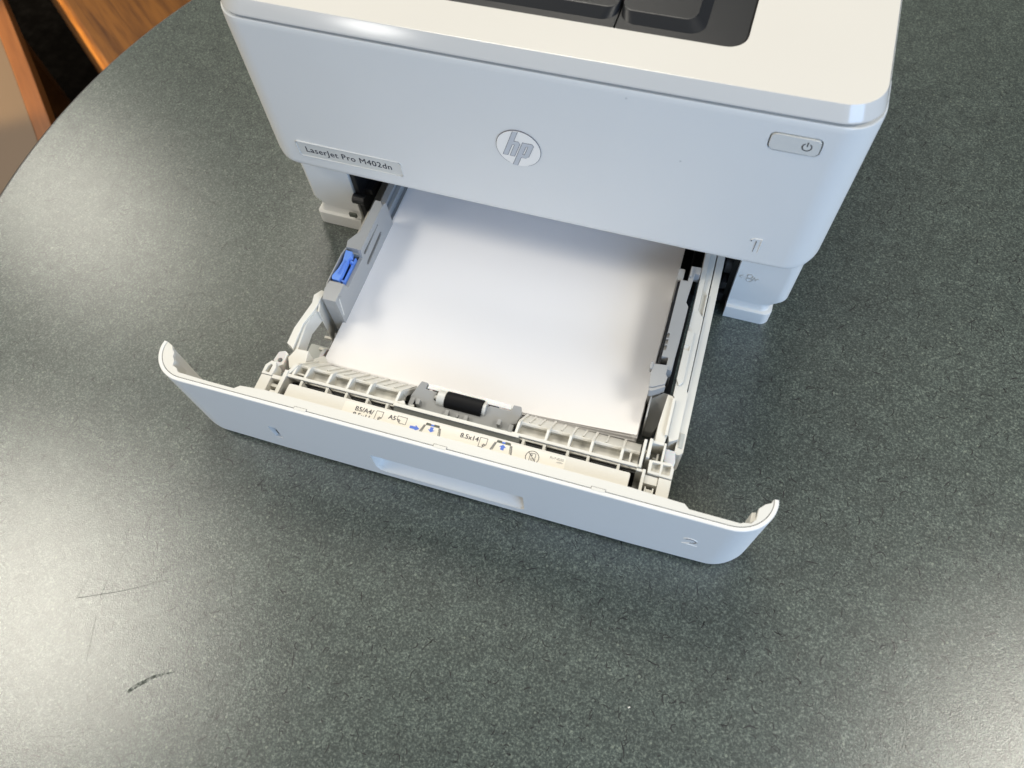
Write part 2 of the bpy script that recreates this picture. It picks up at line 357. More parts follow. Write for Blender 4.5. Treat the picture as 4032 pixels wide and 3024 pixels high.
# ============================================================ printer
pr = root('laser_printer', 'white laser printer standing on the table with its paper drawer pulled out', 'printer', (0, 180, 0))
def bow(x): return 1.0 * (x / 190.0) ** 2
def fy(x, z): return bow(x) + 2.8 * (z - 83) / 113.5
def front_outline(hw, y0, r, yback, n=10, slant=0.0):
    """closed plan outline with bowed front, CCW starting rear-left"""
    pts = [(-hw, yback)]
    pts += [(x, y) for x, y in arc(-hw + r, y0 + r + bow(hw), r, 180, 270, n)]
    for i in range(1, 12):
        x = (-hw + r) + (2 * (hw - r)) * i / 12; pts.append((x, y0 + bow(x)))
    pts += arc(hw - r, y0 + r + bow(hw), r, 270, 360, n)
    pts.append((hw, yback)); return pts
def loft(levels, caps=True):
    """levels: list of (outline, z) with equal counts"""
    bm = bmesh.new(); rings = [[bm.verts.new((x, y, z if not callable(z) else z(x, y))) for x, y in o] for o, z in levels]
    n = len(rings[0])
    for a in range(len(rings) - 1):
        for i in range(n):
            j = (i + 1) % n; bm.faces.new((rings[a][i], rings[a][j], rings[a + 1][j], rings[a + 1][i]))
    if caps: bm.faces.new(rings[0][::-1]); bm.faces.new(rings[-1])
    bmesh.ops.recalc_face_normals(bm, faces=bm.faces)
    mb = MB(); mb.add_bm(bm); return mb
def inset_outline(hw, y0, r, yb, d_front, d_side):
    return [(x * (hw - d_side) / hw, y + (d_front if y < yb - 1 else 0)) for x, y in front_outline(hw, y0, r, yb)]
# front door: bowed wrap-around panel, its lower corners rounded
RC = 21
lv = []
for k in range(7):
    t = k / 6.0; z = 83 + 8 * (1 - math.cos(t * math.pi / 2)); d = 5.0 * (1 - math.sin(t * math.pi / 2))
    dz = z - 83; df = max(0, 1.2 - dz * 0.6) if dz < 2 else 0
    o = []
    for x, y in front_outline(190.7, 2.8 * (z - 83) / 113.5, RC, 44):
        s_ = max(0.0, (abs(x) - 170) / 20.7); s_ = min(1, s_) ** 1.5
        o.append((x - math.copysign(d * s_, x), y + df + (d * 0.25 * s_ if y < 40 else 0)))
    lv.append((o, z))
for z in (110, 140, 170, 192):
    lv.append((front_outline(190.7, 2.8 * (z - 83) / 113.5, RC, 44), z))
lv.append((inset_outline(190.7, 2.7, RC, 44, 0.25, 0.25), 195.2)); lv.append((inset_outline(190.7, 2.7, RC, 44, 0.9, 0.9), 195.9))
cutb = MB()
cutb.prism(rrect(138.2, 165.2, 175.2, 187.2, 3.4), -2, 6, 0, axis='y')       # power button well
cutb.prism(rrect(-163.2, -84.2, 93.7, 107.0, 1.6), -2, 1.55, 0, axis='y')    # name plate well
door = loft(lv).build('front_door', 'shell', pr, smooth=40, cut=cutb)
# shell behind it
bs = MB(); bs.box(-190.4, 190.4, 44.6, 352, 85, 195.4, 1.0)
bs.build('rear_housing', 'shell', pr)
MB().prism(inset_outline(190.7, 2.8, RC, 352, 3, 3), 195.95, 197.4, 0.0).build('seam_gap', 'black', pr)
# lid
def lid_out(hw, y0, r): return front_outline(hw, y0, r, 350, 10)
lv = [(lid_out(188.9, 3.6, 21), 197.6), (lid_out(189.2, 3.2, 21), 198.2), (lid_out(188.9, 3.4, 21), 199.2),
      (lid_out(186.65, 6.95, 20), 206.1), (lid_out(186.5, 7.15, 19.8), 206.45), (lid_out(186.1, 7.6, 19.5), 206.6)]
cutl = MB().prism(rrect(-115.2, 115.2, 34.6, 300, 11, 8), 190, 210, 0)
loft(lv).build('lid', 'gloss', pr, smooth=24, cut=cutl)
# black output tray set in the lid
MB().prism(rrect(-114.7, 114.7, 35.1, 299, 10.6, 8), 198, 205.9, 0.9).build('output_tray', 'charcoal', pr, smooth=50, cut=MB().box(45.0, 45.9, 30, 75, 190, 210, 0))
def plateau(x0, x1, y0, y1, r, z0, z1, sl, right=True):
    a = rrect(x0, x1, y0, y1, r, 8); cx, cy = (x0 + x1) / 2, (y0 + y1) / 2
    b_ = rrect(x0 + (sl if not right else 0), x1 - (sl if right else 0), y0 + sl, y1 - sl, max(r - sl * .45, 1), 8)
    return loft([(a, z0), (b_, z1 - .5), ([(x + (cx - x) * .006, y + (cy - y) * .006) for x, y in b_], z1)])
plateau(46.3, 92.5, 40.8, 292, 9, 205.95, 209.8, 5.6).build('paper_stop', 'charcoal', pr, smooth=40)
plateau(-92.5, 44.6, 40.8, 292, 9, 205.95, 209.8, 5.6, False).build('paper_stop', 'charcoal', pr, smooth=40)
# name plate
MB().prism(rrect(-162.7, -84.7, 94.2, 106.5, 1.3), 0.95, 1.9, 0.15, axis='y').build('name_plate', 'tray', pr)
rim = MB(); rr_ = rrect(-162.95, -84.45, 93.95, 106.75, 1.5)
rim.line(rr_, 0.4, 0.35, 1.5, True, axis='y'); rim.build('plate_rim', 'shell', pr)
FR = Matrix(((1, 0, 0, 0), (0, 0, -1, 0), (0, 1, 0, 0), (0, 0, 0, 1)))   # text plane -> facing -y
def on_front(x, y, z): return Matrix.Translation((x, y, z)) @ FR
text_part('lettering', 'LaserJet Pro M402dn', 7.0, 'ink', pr, on_front(-157.3, 0.92, 98.0), 0.04, 0.08, 1.09)
# emblem
lg = MB(); disc = [(14.0 * math.cos(2 * math.pi * i / 64), 140.8 + 13.7 * math.sin(2 * math.pi * i / 64)) for i in range(64)]
lg.prism(disc, 1.0, 2.4, 0.12, axis='y'); lo = lg.build('logo_disc', 'logo', pr)
def ring(cx, cz, r0, r1, y0, y1, n=64):
    mb = MB(); bm = bmesh.new(); L4 = []
    for (r, y) in ((r0, y0), (r1, y0), (r1, y1), (r0, y1)):
        L4.append([bm.verts.new((cx + r * math.cos(2 * math.pi * i / n), y, cz + r * .98 * math.sin(2 * math.pi * i / n))) for i in range(n)])
    for a in range(4):
        for i in range(n): bm.faces.new((L4[a][i], L4[a][(i + 1) % n], L4[(a + 1) % 4][(i + 1) % n], L4[(a + 1) % 4][i]))
    bmesh.ops.recalc_face_normals(bm, faces=bm.faces); return mb.add_bm(bm)
ring(0, 140.8, 13.9, 14.3, 1.12, 2.3).build('logo_rim', 'groove', pr)
def logo_letters(grow, y0, name, mat):
    K = 0.36
    def sh(pts): return [(u + K * v, 140.8 + v) for u, v in pts]
    g = grow; mb = MB()
    def bx(u0, u1, v0, v1): mb.prism(sh([(u0 - g, v0 - g), (u1 + g, v0 - g), (u1 + g, v1 + g), (u0 - g, v1 + g)]), y0, 2.3, 0, axis='y')
    # h
    mb.prism(sh([(-7.6 - g, -6.2 - g), (-4.8 + g, -6.2 - g), (-4.8 + g, 13.5), (-7.6 - g, 12.9)]), y0, 2.3, 0, axis='y')
    mb.prism(sh([(-4.8, 3.0 - g), (-3.1 - g, 3.0 - g), (-3.1 - g, -6.2 - g), (-.4 + g, -6.2 - g), (-.4 + g, 4.0), (-1.8, 5.6 + g), (-4.8, 5.6 + g)]), y0 - .02, 2.3, 0, axis='y')
    # p
    mb.prism(sh([(1.0 - g, -13.5), (3.8 + g, -13.7), (3.8 + g, 5.6 + g), (1.0 - g, 5.6 + g)]), y0, 2.3, 0, axis='y')
    mb.prism(sh([(3.8, 3.2 - g), (5.3 - g, 3.2 - g), (5.3 - g, -3.8 + g), (3.8, -3.8 + g), (3.8, -6.2 - g), (6.9, -6.2 - g), (8.1 + g, -4.9), (8.1 + g, 4.3), (6.9, 5.6 + g), (3.8, 5.6 + g)]), y0 - .02, 2.3, 0, axis='y')
    return mb.build(name, mat, pr)
logo_letters(0.34, 0.93, 'logo_outline', 'groove'); logo_letters(0.0, 0.85, 'logo_lettering', 'letter')
# power button
pb = MB().prism(rrect(138.95, 164.45, 175.95, 186.45, 3.0), 2.5, 8, 0.4, axis='y').build('power_button', 'tray', pr)
ic = MB(); ca = arc(157.8, 181.3, 2.35, 125, 415, 14); ic.line(ca, 0.62, 2.5, 2.75, axis='y'); ic.line([(157.8, 181.9), (157.8, 184.3)], 0.62, 2.5, 2.75, axis='y')
ic.build('power_symbol', 'ink', pb, origin=(0, 180, 0))
# numeral 1 and the jam symbol, raised; the digit's lit edges painted pale, its shaded ones dark
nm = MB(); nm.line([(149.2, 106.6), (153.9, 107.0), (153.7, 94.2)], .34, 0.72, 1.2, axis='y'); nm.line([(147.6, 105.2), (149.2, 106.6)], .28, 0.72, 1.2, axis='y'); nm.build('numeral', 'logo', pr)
nm = MB(); nm.line([(150.9, 104.6), (150.7, 94.9)], .26, 0.72, 1.2, axis='y'); nm.line([(147.6, 105.2), (147.9, 104.0)], .26, 0.72, 1.2, axis='y'); nm.build('numeral_shade_edge', 'groove', pr)
# legs
def leg(sx):
    xi, xo, r = (144.2, 185.6, 6) if sx < 0 else (148.4, 187.6, 8)
    xm = 177.0 if sx > 0 else 181.0
    def out(d=0.0): return [(xi, 60), (xi, 18.2)] + arc(xo - d - r, 18.2 + r, r, 270, 360, 8) + [(xo - d, 352), (xo - 6, 352), (xo - 6, 60)]
    mb = loft([(out(6.5), 19.5), (out(0.6), 25.2), (out(0), 26.6), (out(0), 84.9)])
    rf, xf = (4, 183.2) if sx < 0 else (6, 180.8)
    def fo(g, f): return [(xi + .1, 75), (xi + .1, 14.6 + f)] + arc(xf - rf - g, 14.6 + f + rf, rf, 270, 360, 7) + [(xf - g, 75)]
    fb = loft([(fo(0.5, .4), 0.0), (fo(0, 0), 0.9), (fo(0, 0), 12.0), (fo(.35, .35), 12.7), (fo(1.2, 1.2), 13.0), (fo(2.3, 2.5), 13.2), (fo(3.0, 3.3), 14.4), (fo(3.3, 3.9), 19.4)])
    if sx < 0:
        for m_ in (mb, fb): m_.v = [(-v[0], v[1], v[2]) for v in m_.v]; m_.f = [f[::-1] for f in m_.f]
    mb.build('side_pillar', 'shell', pr, smooth=38); fb.build('foot', 'shell', pr, smooth=38)
leg(-1); leg(1)
MB().box(-190, 190, 330, 352, 0.5, 84.5, 1).build('back_panel', 'shell', pr)
# dark interior behind the legs: rails, gears, roof
iv = MB(); iv.box(-143.6, 148.0, 46, 328, 80, 84.6, 0); iv.box(-178, -143.0, 60.5, 328, 1, 84, 0); iv.box(148.6, 178, 60.5, 328, 1, 84, 0)
iv.box(-143.9, -139.5, 24, 328, 2, 82, 0.5); iv.box(144.5, 148.2, 24, 328, 2, 82, 0.5); iv.box(-190, 190, 322, 329.5, 1, 84, 0)
iv.build('inner_frame', 'cavity', pr)
iv = MB(); iv.box(-143.4, -139, 19.5, 40, 2, 62, 0.8); iv.cyl((-144, 16.5, 38), (-134, 16.5, 38), 4.0); iv.box(-139.4, -128, 30, 60, 48, 70, 1); iv.box(-139.4, -133, 26, 90, 34, 40, 1)
iv.build('latch_bracket', 'black', pr)
iv = MB(); iv.cyl((140, 33, 40), (147, 33, 40), 8); iv.cyl((137, 33, 40), (141, 33, 40), 3); iv.box(141, 144.4, 22, 60, 24, 30, 0.6); iv.box(140, 147, 24, 60, 4, 14, 0.8); iv.cyl((139, 30, 20), (146, 30, 20), 5)
iv.build('gear_bracket', 'black', pr)
MB().prism([(-136.5, 60), (-135.3, 60), (-135.3, 74), (-133.2, 74), (-133.2, 75.2), (-136.5, 75.2)], 40, 40.8, 0.1, axis='y').build('inner_rib', 'frost', pr)
MB().box(-152.6, -146.2, 14.2, 15.9, 16.2, 20.2, 0.3).build('vent_slot', 'inkolive', pr)
# jam symbol on the right pillar
jm = MB()
jm.line([(150.6, 46.6), (155.0, 46.6)], .45, 17.75, 18.4, axis='y'); jm.line([(152.6, 48.4), (150.6, 46.6), (152.4, 44.9)], .45, 17.75, 18.4, axis='y')
jm.line(arc(157.3, 48.6, 1.9, 0, 360, 14), .4, 17.75, 18.4, True, axis='y'); jm.line(arc(157.3, 44.6, 1.9, 0, 360, 14), .4, 17.75, 18.4, True, axis='y')
jm.line([(159.4, 44.4), (160.6, 48.0), (161.6, 45.0), (162.8, 47.6), (163.6, 46.6)], .4, 17.75, 18.4, axis='y')
jm.build('jam_symbol', 'gloss', pr)

# ============================================================ paper drawer (its own frame, turned slightly)
YAW = 0.0201
tr = root('paper_tray', 'white paper drawer pulled halfway out of the printer, loaded with blank paper', 'paper tray', (0, -60, 0), YAW)
# --- curved front panel
def panel_path(hw, y0, r, ytip, n=12):
    pts = [(-hw + 2.0, ytip)]
    pts += arc(-hw + r, y0 + r * .82, r, 192, 270, n)
    pts = [(x, y if i == 0 else y0 + (y - (y0 + r * .82) + r) * .82) for i, (x, y) in enumerate(pts)]
    pts = [(-hw + .3, ytip)] + [(-hw + r + r * math.cos(R(a)), y0 + r * .95 + r * .95 * math.sin(R(a))) for a in [183 + 87 * i / n for i in range(n + 1)]]
    m_ = [(x, y0) for x in (-120, -60, 0, 60, 120)]
    return pts + m_ + [(-x, y) for x, y in pts[::-1]]
def ribbon_solid(outer, inner, z0f, z1, dfun, rr):
    """wall between two plan paths; its foot is drawn in with radius rr(x)"""
    bm = bmesh.new(); n = len(outer); K = 6
    def lvl(path, inward):
        rows = []
        for k in range(K + 1):
            row = []
            for i, (x, y) in enumerate(path):
                r = rr(x, y); t = k / K; z = z0f(x, y) + r * (1 - math.cos(t * math.pi / 2)); d = r * (1 - math.sin(t * math.pi / 2))
                sx = dfun(i, n); row.append(bm.verts.new((x + sx[0] * d, y + sx[1] * d, z)))
            rows.append(row)
        rows.append([bm.verts.new((x, y, z1 - .35)) for x, y in path])
        return rows
    A, B = lvl(outer, 1), lvl(inner, -1)
    def nrm(i):
        a = Vector(outer[max(i - 1, 0)]); b_ = Vector(outer[min(i + 1, n - 1)]); d = (b_ - a).normalized(); return Vector((-d.y, d.x))
    ta, tb_ = [], []
    for i in range(n):
        q = nrm(i); ta.append(bm.verts.new((outer[i][0] + q.x * .35, outer[i][1] + q.y * .35, z1))); tb_.append(bm.verts.new((inner[i][0] - q.x * .2, inner[i][1] - q.y * .2, z1)))
    A.append(ta); B.append(tb_)
    for X in (A, B):
        for a in range(len(X) - 1):
            for i in range(n - 1): bm.faces.new((X[a][i], X[a][i + 1], X[a + 1][i + 1], X[a + 1][i]))
    for i in range(n - 1):
        bm.faces.new((A[0][i], B[0][i], B[0][i + 1], A[0][i + 1])); bm.faces.new((A[-1][i], A[-1][i + 1], B[-1][i + 1], B[-1][i]))
    for i in (0, n - 1):
        for a in range(len(A) - 1): bm.faces.new((A[a][i], A[a + 1][i], B[a + 1][i], B[a][i]))
    bmesh.ops.recalc_face_normals(bm, faces=bm.faces); return MB().add_bm(bm)
def offset_path(p, d):
    out = []
    for i in range(len(p)):
        a = Vector(p[max(i - 1, 0)]); b_ = Vector(p[min(i + 1, len(p) - 1)]); t = (b_ - a).normalized(); out.append((p[i][0] - t.y * d, p[i][1] + t.x * d))
    return out
outer = panel_path(191.4, -176.3, 23, -152.6); inner = offset_path(outer, 2.4)
def inw(i, n):
    a = Vector(outer[max(i - 1, 0)]); b_ = Vector(outer[min(i + 1, n - 1)]); t = (b_ - a).normalized(); return (-t.y, t.x)
def rfoot(x, y): return 1.3 + 8.5 * min(1, max(0, (abs(x) - 158) / 26)) ** 1.3
cutp = MB(); hp = [(-44.5, 12.8), (49, 12.8), (51.6, 15.0), (51.6, 37.4), (50.6, 38.5), (-49.6, 38.5), (-50.2, 36.5), (-50.2, 17.5), (-48.4, 14.4)]
cutp.prism(hp, -180, -170, 0, axis='y'); cutp.prism([(-122.3, 23.2), (-116.6, 23.2), (-116.6, 40.2), (-122.3, 40.2)], -180, -170, 0, axis='y')
fpn = ribbon_solid(outer, inner, lambda x, y: 4.3, 80.2, inw, rfoot).build('front_panel', 'shell', tr, smooth=38, cut=cutp)
# scoop of the handle
def scoop():
    prof = [(-175.6, 12.9), (-173.6, 13.6), (-170, 16.4), (-166.8, 20.4), (-164.4, 25.5), (-163.0, 31), (-162.6, 36), (-163.4, 38.4), (-175.4, 38.4)]
    bm = bmesh.new(); xs = [(-50.1, .0), (-49.6, .5), (-47, .86), (-42, 1.0), (0, 1.0), (46, 1.0), (50, .92), (51.5, .3), (51.55, 0)]
    rows = []
    for x, f in xs: rows.append([bm.verts.new((x, -175.7 + (y + 175.7) * f, 38.4 + (z - 38.4) * (1 if f > .2 else .85))) for y, z in prof])
    for a in range(len(rows) - 1):
        for i in range(len(prof) - 1): bm.faces.new((rows[a][i], rows[a + 1][i], rows[a + 1][i + 1], rows[a][i + 1]))
    return MB().add_bm(bm)
scoop().build('handle_recess', 'shell', tr, smooth=60)
lw = MB(); lw.box(-124, -122.4, -174, -166, 22, 41, 0.1); lw.box(-122.3, -116, -174.5, -174.1, 22.0, 23.1, 0.05); lw.build('lock_window', 'shell', tr)
MB().box(-122.0, -115.0, -173.8, -164, 16, 28, 0.1).build('lock_hole_shade', 'cavity', tr)  # black block painting the dark depth of the lock hole
# top flange, stepped plan
fo = offset_path(outer, 2.75)
li = [p for p in fo if p[0] < -150]; ri = [p for p in fo if p[0] > 150]
fl_in_l = [(-184.2, -154.6), (-182.6, -157.0), (-180.6, -158.6), (-179.8, -161.5), (-177.5, -164.0), (-176.8, -167.3), (-173.6, -168.2), (-171.4, -170.6), (-150, -171.3), (-131.8, -171.4), (-128.8, -168.7), (-112, -167.3)]
fl_in_r = [(113, -167.3), (142.9, -168.4), (145.8, -170.8), (173.4, -171.0), (174.6, -170.2), (178.8, -169.4), (181.0, -166.4), (181.4, -160.2), (184.6, -156.8), (187.6, -155.2)]
poly = li + [(-120, fo[len(fo) // 2][1]), (120, fo[len(fo) // 2][1])] + ri + fl_in_r[::-1] + fl_in_l[::-1]
MB().prism(poly, 77.2, 80.1, 0.3).build('top_flange', 'tray', tr, smooth=30)
mb = ribbon_solid(offset_path(outer, 2.2), offset_path(outer, 2.9), lambda x, y: 76, 79.6, lambda i, n: (0, 0), lambda x, y: .1); mb.build('seam_groove', 'groove', tr)
for x in (-90.0, -1.0, 92.2):
    MB().box(x - .3, x + 8.1, -174.9, -172.4, 79.6, 80.16, 0.05).build('tab_groove', 'groove', tr)
    MB().box(x, x + 7.8, -174.7, -172.7, 79.0, 80.42, 0.2).build('snap_tab', 'tray', tr)
nm = MB(); nm.line(arc(153.0, 43.4, 4.4, 150, -25, 12) + [(149.4, 36.8), (158.2, 36.6)], .38, -176.62, -176.2, axis='y'); nm.build('numeral', 'logo', tr)  # lit edge of the digit painted as a pale line
nm = MB(); nm.line(arc(153.2, 43.0, 3.4, 140, -20, 10) + [(151.6, 37.9)], .2, -176.6, -176.2, axis='y'); nm.build('numeral_shade_edge', 'groove', tr)  # shaded edge of the digit painted as a dark line
# inside ribs of the wings
for sx in (-1, 1):
    mb = MB(); mb.prism([(sx * 178.4, -168.8), (sx * 181.2, -166.2), (sx * 180.8, -161.6), (sx * 178.6, -162.4)], 62, 77.1, 0.3); mb.build('wing_rib', 'tray', tr)
# --- label plate
MB().prism([(-102.4, -157.0), (-103.6, -172.5), (111.4, -172.5), (110.6, -156.3)] and rrect(-103.2, 111.0, -172.6, -156.7, 1.2), 72.2, 74.0, 0.35).build('label_plate', 'plate', tr)
MB().prism(rrect(-64.4, 73.9, -172.0, -158.0, 1.4), 73.9, 74.08, 0.0).build('instruction_label', 'label', tr)
UP = lambda x, y, s=1: Matrix.Translation((x, y, 74.12)) @ Matrix.Diagonal((1, s, 1, 1))
text_part('lettering', 'B5/A4/', 4.2, 'ink', tr, UP(-56.8, -162.8), .02, .10, 1.02)
text_part('lettering', '8.5x11', 4.2, 'ink', tr, UP(-57.0, -166.8), .02, .10, 1.02)
text_part('lettering', 'A5', 4.0, 'ink', tr, UP(-35.0, -162.6), .02, .10, 1.0)
text_part('lettering', '8.5x14', 4.1, 'ink', tr, UP(10.3, -162.2), .02, .10, 1.02)
text_part('lettering', 'RU7-8225', 2.0, 'inkgrey', tr, UP(64.6, -160.7), .02, .01, 1.0)
text_part('lettering', '>PP<', 1.7, 'inkgrey', tr, UP(68.9, -162.6), .02, .01, 1.05)
def sheet_icon(x, y, w, h, fold_right, name='sheet_icon'):
    mb = MB(); z0, z1 = 74.1, 74.16; f = 2.0
    if fold_right: o = [(x, y), (x + w - f, y), (x + w, y + f), (x + w, y + h), (x, y + h)]; fl_ = [(x + w - f, y), (x + w - f * .8, y + f * 1.1), (x + w, y + f)]
    else: o = [(x + f, y), (x + w, y), (x + w, y + h), (x, y + h), (x, y + f)]; fl_ = [(x + f, y), (x + f * .8, y + f * 1.1), (x, y + f)]
    mb.line(o, .28, z0, z1, True); mb.line(fl_, .28, z0, z1)
    xx = x + w - 2.4 if fold_right else x + .6
    mb.line([(xx, y + 1.0), (xx + 1.6, y + 1.0)], .22, z0, z1); mb.line([(xx, y + 1.7), (xx + 1.6, y + 1.7)], .22, z0, z1)
    mb.build(name, 'ink', tr)
sheet_icon(-43.2, -165.3, 4.3, 5.8, True); sheet_icon(-29.6, -163.6, 6.0, 4.3, False); sheet_icon(22.4, -164.9, 4.4, 5.9, True)
def arrow(x, y, L_, w, ang, name='arrow_icon'):
    c, s_ = math.cos(ang), math.sin(ang)
    p = [(-L_ / 2, -w * .28), (L_ * .02, -w * .28), (L_ * .02, -w * .6), (L_ / 2, 0), (L_ * .02, w * .6), (L_ * .02, w * .28), (-L_ / 2, w * .28)]
    MB().prism([(x + c * a - s_ * b_, y + s_ * a + c * b_) for a, b_ in p], 74.1, 74.17, 0).build(name, 'inkblue', tr)
def tray_icon(x, y, arrow_up):
    mb = MB(); z0, z1 = 74.1, 74.16
    mb.line([(x - 3.6, y + 2.7), (x + 3.8, y + 2.7)], 1.25, z0, z1); mb.line([(x - 3.8, y + 3.4), (x - 1.6, y + 3.4)], .5, z0, z1); mb.line([(x + 1.2, y + 3.4), (x + 3.8, y + 3.4)], .5, z0, z1)
    mb.line([(x - 4.0, y + 2.4), (x - 5.4, y - 2.9)], .35, z0, z1); mb.line([(x + 4.2, y + 2.4), (x + 5.0, y - 2.9)], .35, z0, z1)
    mb.build('tray_icon', 'inkolive', tr)
    m2 = MB(); m2.line([(x - 4.9, y + 1.6), (x - 6.3, y - 2.9)], 1.0, z0, z1 - .02); m2.line([(x + 5.1, y + 1.6), (x + 6.0, y - 2.9)], 1.0, z0, z1 - .02); m2.build('tray_icon_side', 'inkgrey', tr)
    MB().box(x - .9, x + .9, y + 2.3, y + 3.3, 74.12, 74.2, 0).build('icon_mark', 'inkblue', tr)
    arrow(x + .1, y - .1, 3.4, 3.6, math.pi / 2 if arrow_up else -math.pi / 2)
tray_icon(-7.5, -162.4, False); arrow(-17.4, -164.0, 6.2, 3.2, 0.0); tray_icon(36.4, -161.6, True)
mb = MB(); cc = arc(54.8, -163.0, 3.9, 0, 360, 26); mb.line(cc, .35, 74.1, 74.16, True); mb.line([(52.0, -160.2), (57.6, -165.8)], .35, 74.12, 74.17)
mb.line([(53.3, -166.2), (53.4, -160.6), (56.4, -160.4), (56.6, -165.8)], .3, 74.1, 74.16)
for k in range(3): mb.line([(54.2 + k * .8, -165.8), (54.2 + k * .8, -163.4)], .22, 74.1, 74.16)
mb.prism(arc(54.3, -161.6, .42, 0, 360, 8)[:-1], 74.1, 74.17, 0); mb.build('forbidden_icon', 'ink', tr)
# --- dark hollow under the ribs
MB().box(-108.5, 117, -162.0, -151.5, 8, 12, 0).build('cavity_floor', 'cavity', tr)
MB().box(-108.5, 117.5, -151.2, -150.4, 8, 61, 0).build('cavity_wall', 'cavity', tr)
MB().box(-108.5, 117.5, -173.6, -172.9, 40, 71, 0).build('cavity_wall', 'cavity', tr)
# --- ribbed front wall
MB().box(-110.5, -34.5, -151.0, -149.0, 67.6, 70, 0.35).build('front_rail', 'tray', tr)
MB().box(38.0, 115.0, -150.8, -148.8, 67.6, 70, 0.35).build('front_rail', 'tray', tr)
def comb(x0, x1, ribs, small, slots):
    mb = MB(); mb.box(x0, x1, -148.9, -139.0, 58, 60.5, 0.2); mb.box(x0, x1, -140.6, -139.6, 58, 64.6, 0.2)
    mb.build('pocket_floor', 'tray', tr)
    MB().prism([(-140.1, 64.9), (-139.0, 65.1), (-125.6, 45.2), (-123.7, 38.0), (-123.2, 20), (-126, 20), (-126, 40), (-140.1, 60)][::-1], x0, x1, 0.3, axis='x').build('slope_wall', 'tray', tr)
    for x in ribs:
        MB().prism([(-149.2, 69.6), (-141.6, 69.0), (-139.4, 67.4), (-125.0, 46.4), (-125.4, 45.0), (-139.3, 64.0), (-140, 60.5), (-149.2, 60.5)][::-1], x - .85, x + .85, 0.35, axis='x').build('rib', 'tray', tr)
    for x in small:
        MB().prism([(-138.0, 64.9), (-125.2, 45.9), (-125.6, 45.0), (-138.4, 63.6)][::-1], x - .6, x + .6, 0.2, axis='x').build('small_rib', 'tray', tr)
    for x in slots:
        MB().prism([(-151.4, 69.5), (-151.4, 30), (-158.5, 30), (-158.0, 68.6)], x - .85, x + .85, 0.2, axis='x').build('slot_rib', 'tray', tr)
comb(-108.5, -35.0, (-106.4, -98.0, -82.6, -69.3, -55.5, -36.4), (-88.5, -76.6, -63.2, -49.4, -42.6), (-98.6, -81, -67.9, -53.8, -40.7))
comb(39.0, 113.5, (40.4, 58.6, 72.4, 85.6, 103.5), (45.6, 51.8, 65.4, 79.0, 93.0), (46.3, 59, 73.2, 85.4, 103.3))
MB().box(-107.4, -100.6, -146.4, -145.2, 60.4, 66, .2).build('small_rib', 'tray', tr)
MB().box(108.0, 109.3, -147, -141, 60.4, 65, .2).build('small_rib', 'tray', tr)
# pale wall in front of the roller
MB().prism([(-149.3, 69.6), (-150.9, 69.6), (-157.0, 60.0), (-157.0, 40), (-149.3, 40)], -36.8, 43.0, 0.2, axis='x').build('roller_wall', 'metal', tr)
MB().box(-36.8, 43.0, -152.1, -149.9, 69.65, 70.6, 0.25).build('roller_wall_rim', 'tray', tr)
MB().prism([(-39.0, -149.5), (-31.5, -146.8), (-29.6, -150.2), (-36.8, -151.2)][::-1], 64, 69.5, .3).build('end_cap', 'tray', tr)
# --- roller holder
up = [(-28.2, -128.1), (-23.8, -128.2), (-24.1, -132.3), (-16.0, -132.7), (-17.0, -137.7), (-12.3, -139.9), (-3.9, -140.2), (11.4, -140.4), (18.4, -132.6), (19.2, -132.7),
      (32.0, -132.5), (32.6, -128.5), (37.6, -128.4), (38.7, -133.4), (37.4, -139.8), (34.0, -140.8), (34.8, -143.2), (32.3, -146.9), (10, -146.9), (-24.7, -146.0), (-27.0, -142.6), (-32.1, -139.2)]
tl = (lambda x, y: (y + 128) * 0.16, False)
rh = MB().prism(up, 54, 62.6, 0.55, tilt=tl).build('roller_holder', 'unit', tr)
for (x, y, h) in ((-25.0, -142.6, 4.2), (-5.6, -144.6, 3.2), (6.9, -144.9, 3.2), (27.6, -142.4, 4.2)):
    MB().box(x - 1.3, x + 1.3, y - 2.2, y + 1.6, 58, 60.0 + h, 0.5).build('post', 'unit', rh)
MB().box(0.2, 1.4, -145.4, -143.2, 58, 61.2, 0.3).build('post', 'unit', rh)
MB().box(-31.5, -28.4, -146.6, -139.8, 58, 61.2, 0.4).build('pivot_arm', 'unit', rh); MB().box(33.6, 36.4, -148.2, -140.8, 58, 61.0, 0.4).build('pivot_arm', 'unit', rh)
MB().cyl((-30.4, -145.4, 60.0), (-27.4, -145.4, 60.0), 1.3).build('pivot_pin', 'hub', rh)
MB().cyl((31.0, -146.6, 60.0), (34.0, -146.6, 60.0), 1.3).build('pivot_pin', 'hub', rh)
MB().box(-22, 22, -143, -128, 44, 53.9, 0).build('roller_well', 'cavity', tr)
ro = root('_', 'x', 'x', (0, 0, 0)); bpy.data.objects.remove(ro)
MB().cyl((-9.4, -135.4, 59.8), (14.6, -135.4, 59.8), 5.7, 40, 0.5).build('roller_sleeve', 'rubber', rh)
mb = MB(); mb.cyl((-14.8, -135.4, 59.8), (-9.5, -135.4, 59.8), 5.2, 32, 0.6); mb.cyl((14.7, -135.4, 59.8), (16.9, -135.4, 59.8), 4.6, 32, 0.4); mb.cyl((-18.5, -135.4, 59.8), (19.5, -135.4, 59.8), 1.6, 16, 0.1)
mb.build('roller_hub', 'hub', rh)
MB().prism([(-23.4, -131.6), (31.6, -131.8), (32.0, -131.0), (31.4, -128.9), (30.4, -128.3), (-21.8, -128.1), (-23.2, -128.7)], 60.6, 61.4, 0.25).build('separation_film', 'frost', rh)
